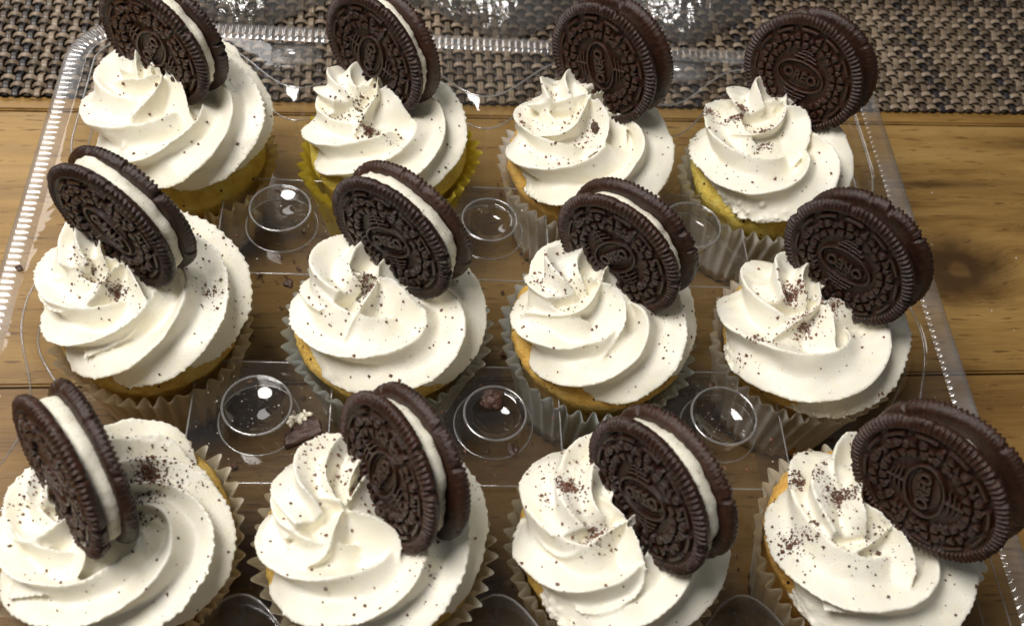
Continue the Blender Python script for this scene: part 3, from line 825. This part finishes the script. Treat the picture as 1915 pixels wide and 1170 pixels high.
# crumb clusters seen on each swirl: pixel and spread in mm
CL = {
 (1, 1): [((300, 200), 9, 25), ((450, 255), 5, 6), ((470, 150), 9, 40)],
 (1, 2): [((690, 240), 2.2, 120), ((670, 195), 4, 60), ((740, 270), 4, 18), ((640, 225), 4, 40)],
 (1, 3): [((1090, 240), 5, 60), ((1010, 225), 8, 60), ((1060, 280), 7, 50)],
 (1, 4): [((1385, 208), 2.6, 130), ((1325, 210), 3, 60), ((1430, 250), 3, 70), ((1390, 290), 5, 30)],
 (2, 1): [((215, 545), 2.5, 90), ((170, 525), 4, 60), ((395, 550), 4, 50), ((330, 430), 10, 60)],
 (2, 2): [((685, 525), 2.6, 130), ((640, 560), 6, 40), ((790, 600), 9, 30)],
 (2, 3): [((1060, 530), 5, 60), ((1020, 510), 4, 30), ((1240, 600), 6, 30)],
 (2, 4): [((1480, 555), 3.0, 190), ((1500, 610), 3.5, 110), ((1410, 640), 4, 50), ((1560, 570), 3, 70)],
 (3, 1): [((60, 900), 6, 110), ((280, 885), 4.2, 260), ((250, 960), 4, 120), ((330, 900), 6, 60), ((350, 850), 8, 60)],
 (3, 2): [((640, 900), 6, 70), ((590, 840), 7, 60), ((870, 890), 6, 60), ((800, 1060), 3, 14)],
 (3, 3): [((1060, 910), 3.0, 150), ((1110, 1000), 4.5, 90), ((1030, 880), 8, 60)],
 (3, 4): [((1575, 930), 3.2, 200), ((1495, 900), 3, 110), ((1670, 975), 2.2, 70), ((1490, 1010), 4.5, 120), ((1640, 1010), 5, 60)]}
octa = np.array([(1, 0, 0), (-1, 0, 0), (0, 1, 0), (0, -1, 0), (0, 0, 1), (0, 0, -1)], float)
octF = np.array([(0, 2, 4), (2, 1, 4), (1, 3, 4), (3, 0, 4), (2, 0, 5), (1, 2, 5), (3, 1, 5), (0, 3, 5)])
def crumbs_mesh(name, pts, sizes, r):
    n = len(pts); V = octa[None] * r.uniform(.45, 1.35, size=(n, 6, 1)) * np.asarray(sizes)[:, None, None]
    A = r.normal(size=(n, 3, 3)); Q = np.linalg.qr(A)[0]
    V = np.einsum('nij,nkj->nki', Q, V) + np.asarray(pts)[:, None, :]
    F = (octF[None] + 6 * np.arange(n)[:, None, None]).reshape(-1, 3)
    return mesh(name, V.reshape(-1, 3), F.tolist(), smooth=False)

for rc, (x, y, fr, lc, lh, lr, tint) in CUP.items():
    seed = rc[0] * 10 + rc[1]; r = np.random.default_rng(seed)
    e = empty('cupcake', (x, y, 0))
    tag(e, CUP_LABEL[rc], 'cupcake', 'frosted cupcakes in the tray')
    lx, ly = (rc[1] - 2.5) * PX, (2 - rc[0]) * PY
    dx, dy = (lx - x) * .3, (ly - y) * .3 - RAISE.get(rc, 0) * .8
    o = ob('paper_liner', liner_mesh(lh, lr, seed), PAPER, e, (dx, dy, 0)); o.color = (*lc, 1)
    o = ob('cake', cake_mesh(lh, lr, fr, seed), CAKE, e, (dx, dy, 0)); o.color = (*tint, 1)
    v = CK[rc]
    th = math.radians(v[3]); nx_, ny_ = math.sin(th), -math.cos(th)
    tx, ty = v[0] + nx_ * 12.5 - x, v[1] + ny_ * 12.5 - y          # second tier sits in front of the cookie
    ln = math.hypot(tx, ty); lim = 7.5
    if ln > lim: tx, ty = tx * lim / ln, ty * lim / ln
    th0, rag, pk = SW[rc]; th0 -= 2.2
    shells = swirl_parts(fr, seed, (tx, ty), th0, (-nx_ * LEAN.get(rc, 3.5) + 1, -ny_ * LEAN.get(rc, 3.5)), peak=pk, depth=.55 + .04 * r.uniform(-1, 1), lobes={(1, 1): 6, (1, 2): 6, (2, 1): 6, (3, 1): 7, (3, 2): 6}.get(rc, 5), dol=DOL[rc])
    if rag:
        a0, a1, cnt = rag
        pre = BVHTree.FromPolygons([tuple(q) for q in shells[0][0]], [tuple(f) for f in shells[0][1]])
        def fn(rr):
            for _ in range(20):
                a = rr.uniform(a0, a1); zz = rr.uniform(-2, 7); d_ = Vector((math.cos(a), math.sin(a), 0))
                h = pre.ray_cast(d_ * 70 + Vector((0, 0, zz)), -d_)
                if h[0] is not None and h[0].length > fr * .8: return np.array(h[0]) + np.array(d_) * rr.uniform(-.5, .7) - [0, 0, rr.uniform(0, .8)]
            return np.array([0, 0, 5.0])
        shells += blobs(cnt, fn, r, 1.1)
    me, P = remesh(shells, .55)
    # soft unevenness everywhere, a rough torn hem at the bottom edge
    rad = np.linalg.norm(P[:, :2], axis=1, keepdims=True) + 1e-6
    outd = np.concatenate([P[:, :2] / rad, np.zeros_like(rad)], 1)
    hem = np.clip(1 - P[:, 2:3] / 5, 0, 1) * (rad > fr * .7)
    P = P + outd * (snoise(P, 17, seed)[:, None] * .35 + hem * snoise(P, 3.4 if rag else 7.0, seed + 2, 3)[:, None] * (.6 if rag else .3))
    P[:, 2] += snoise(P, 15, seed + 3) * .35 + (hem[:, 0]) * snoise(P, 4.2 if rag else 8.0, seed + 4, 3) * (.7 if rag else .35)
    P[:, 2] += HEM + RAISE.get(rc, 0)
    me.vertices.foreach_set('co', (P * S).ravel()); me.materials.clear()
    me.polygons.foreach_set('use_smooth', [True] * len(me.polygons)); me.update(); me.name = 'frosting'
    fo = ob('frosting', me, FROST, e)
    # crumbs sprinkled over the swirl
    W0 = P + [x, y, 0]
    polys = [tuple(p.vertices) for p in me.polygons]
    bvh = BVHTree.FromPolygons([tuple(q) for q in W0], polys)
    pts = []; sz = []
    def drop(px, py, smin, smax):
        h = bvh.ray_cast(Vector((px, py, 140)), Vector((0, 0, -1)))
        if h[0] is None: return
        s = smin + (smax - smin) * r.uniform() ** 3.2
        q = np.array(h[0]) + np.array(h[1]) * s * .35 - [x, y, 0]
        pts.append(q); sz.append(s)
    for _ in range(130 if rc[0] < 3 else 170):
        a = r.uniform(0, 2 * PI); q = fr * math.sqrt(r.uniform(0, 1))
        drop(x + q * math.cos(a), y + q * math.sin(a), .12, .75)
    for (pu, pv), sp, cnt in CL[rc]:
        d = pix_dir(pu, pv); h = bvh.ray_cast(Vector(CAM), Vector(d).normalized())
        if h[0] is None: continue
        for _ in range(int(cnt * 1.7)):
            drop(h[0].x + r.normal() * sp, h[0].y + r.normal() * sp * .8, .11, .62) if r.uniform() > .03 else drop(h[0].x + r.normal() * sp * .6, h[0].y + r.normal() * sp * .5, .5, 1.1)
        if sp <= 4.6:                                  # caked patches of dust in the middle of a cluster
            for _ in range(int(cnt * 1.2)):
                drop(h[0].x + r.normal() * sp * .40, h[0].y + r.normal() * sp * .28, .12, .5)
    if rc == (1, 3):
        h = bvh.ray_cast(Vector(CAM), Vector(pix_dir(1113, 240)).normalized()); CRUMB_SPOT = tuple(h[0])
    tag(ob('crumb_dust', crumbs_mesh('crumb_dust', pts, sz, r), CRUMB, fo), kind='stuff')

# ---------------------------------------------------------------- loose crumbs one can pick out
def chunk(name, loc, size, seed, label, sub=3, flat=1.0):
    bm = bmesh.new(); bmesh.ops.create_icosphere(bm, subdivisions=sub, radius=1)
    q = np.array([v.co[:] for v in bm.verts]); F = [tuple(v.index for v in f.verts) for f in bm.faces]; bm.free()
    q = q * (1 + .28 * snoise(q, 1.6, seed)[:, None] + .12 * snoise(q, .5, seed + 1)[:, None])
    q = q * np.array(size); q[:, 2] = np.maximum(q[:, 2], -size[2] * .7) + size[2] * .7
    o = ob(name, mesh(name, q, F, smooth=False), CHUNK, None, loc)
    o.rotation_euler.z = seed
    return tag(o, label, 'crumb', 'loose cookie crumbs on the tray')
ZI = ZD - 2.0
q = at_z(920, 748, ZI + 3.5); chunk('cookie_crumb', (q[0], q[1], ZI + 2.35), (4.2, 3.4, 2.6), 1, 'large dark cookie chunk sitting inside the middle stud of the front stud row')
for u, v, z, s, lab in ((540, 533, ZI, 1.9, 'dark crumb left of the middle row cupcake in pale blue-grey liner'),
                        (957, 843, ZI, 2.2, 'rough crumb on clear plastic right of the front narrow-looking cookie'),
                        (912, 846, ZI, 1.0, 'tiny crumb just left of the rough crumb on the clear plastic'),
                        (37, 503, ZD + 1.2, 1.5, 'brown crumb resting on the ribbed left rim of the tray'),
                        (1330, 722, ZI + 1.2, 1.5, 'crumb caught in the rightmost stud of the front stud row'),
                        (993, 367, 38, 1.9, 'dark crumb against the white liner of the third back row cupcake'),
                        (1150, 765, 2, 2.2, 'dark crumb on the tray floor between middle and front rows')):
    q = at_z(u, v, z); chunk('cookie_crumb', (q[0], q[1], z), (s, s * .8, s * .6), int(u), lab, 2)
chunk('cookie_crumb', (CRUMB_SPOT[0], CRUMB_SPOT[1], CRUMB_SPOT[2] - .6), (2.2, 1.7, 1.5), 5, 'single big crumb stuck on the frosting of the third back row cupcake', 2)
# a broken piece of wafer with cream on it, lying against the front left stud
q = at_z(563, 808, ZI + 1)
poly = [(-7, -3.5), (5.5, -4.5), (7, 1.0), (3.5, 4.5), (-1.5, 1.5), (-5.5, .5)]
bm = bmesh.new()
b0 = [bm.verts.new((px_, py_, 0)) for px_, py_ in poly]; f = bm.faces.new(b0)
ex = bmesh.ops.extrude_face_region(bm, geom=[f])
for g in ex['geom']:
    if isinstance(g, bmesh.types.BMVert): g.co.z += 3.2
bmesh.ops.recalc_face_normals(bm, faces=bm.faces[:])
bmesh.ops.bevel(bm, geom=bm.edges[:], offset=.5, segments=1, affect='EDGES')
bmesh.ops.triangulate(bm, faces=bm.faces[:]); bmesh.ops.subdivide_edges(bm, edges=bm.edges[:], cuts=3, use_grid_fill=True)
bm.verts.ensure_lookup_table()
qq = np.array([v.co[:] for v in bm.verts]); qq = qq + rng.normal(0, .12, qq.shape) + .25 * snoise(qq, 3, 9)[:, None]
FF = [tuple(v.index for v in f.verts) for f in bm.faces]; bm.free()
fe = empty('wafer_fragment', (q[0], q[1], ZI + .2)); fe.rotation_euler.z = .5
tag(fe, 'broken cookie wafer piece with a dab of cream behind the front left stud', 'cookie piece')
ob('wafer_piece', mesh('wafer_piece', qq, FF, smooth=False), CHUNK, fe)
cb = blobs(26, lambda rr: np.array([rr.normal(1.5, 2.0), rr.normal(3.4, .9), 3.0 + rr.uniform(-.8, .8)]), np.random.default_rng(4), .8)
Vc = []; Fc = []
for a, f_ in cb:
    b = len(Vc); Vc += a.tolist(); Fc += [tuple(k + b for k in t) for t in f_]
ob('cream_dab', mesh('cream_dab', Vc, Fc), CREAM, fe)

# fine crumbs and sugar specks strewn over the tray
pts = []; sz = []; pw = []; sw = []
r = np.random.default_rng(77)
for rr_ in range(2):
    for c in range(3):
        cx, cy_ = (c - 1) * PX, (.5 - rr_) * PY
        for _ in range(46 if rr_ else 30):
            a = r.uniform(-21, 21, 2)
            if np.hypot(*a) > 13.4 and np.hypot(abs(a[0]) - PX / 2, abs(a[1]) - PY / 2) > 30.5:
                pts.append((cx + a[0], cy_ + a[1], ZI + .15)); sz.append(.2 + .7 * r.uniform() ** 3)
        for _ in range(46 if rr_ else 20):
            a = r.normal(0, 6, 2); d = np.hypot(*a)
            if d < 9.2 and c != 1: pw.append((cx + a[0], cy_ + a[1], ZI + (8.3 if c == 0 else 1.3))); sw.append(.12 + .35 * r.uniform() ** 4)
            a = r.uniform(-20, 20, 2)
            if np.hypot(*a) > 13.4 and np.hypot(abs(a[0]) - PX / 2, abs(a[1]) - PY / 2) > 30.5:
                pw.append((cx + a[0], cy_ + a[1], ZI + .1)); sw.append(.12 + .3 * r.uniform() ** 3)
for _ in range(1000):
    a = (r.uniform(-140, 140), r.uniform(-112, 118))
    if min(np.hypot(a[0] - v[0], a[1] - v[1]) for v in CUP.values()) > 26:
        pts.append((a[0], a[1], 1.9)); sz.append(.25 + 1.3 * r.uniform() ** 3)
tag(ob('scattered_crumbs', crumbs_mesh('scattered_crumbs', pts, sz, r), CRUMB), 'fine dark cookie crumbs scattered over the clear tray', 'crumbs', kind='stuff')
for _ in range(60):
    a = at_z(r.uniform(1680, 1915), r.uniform(230, 900), .3)
    pw.append((a[0], a[1], .1)); sw.append(.12 + .3 * r.uniform() ** 4)
tag(ob('sugar_specks', crumbs_mesh('sugar_specks', pw, sw, r), SUGAR), 'tiny pale sugar specks on the clear studs and table', 'specks', kind='stuff')
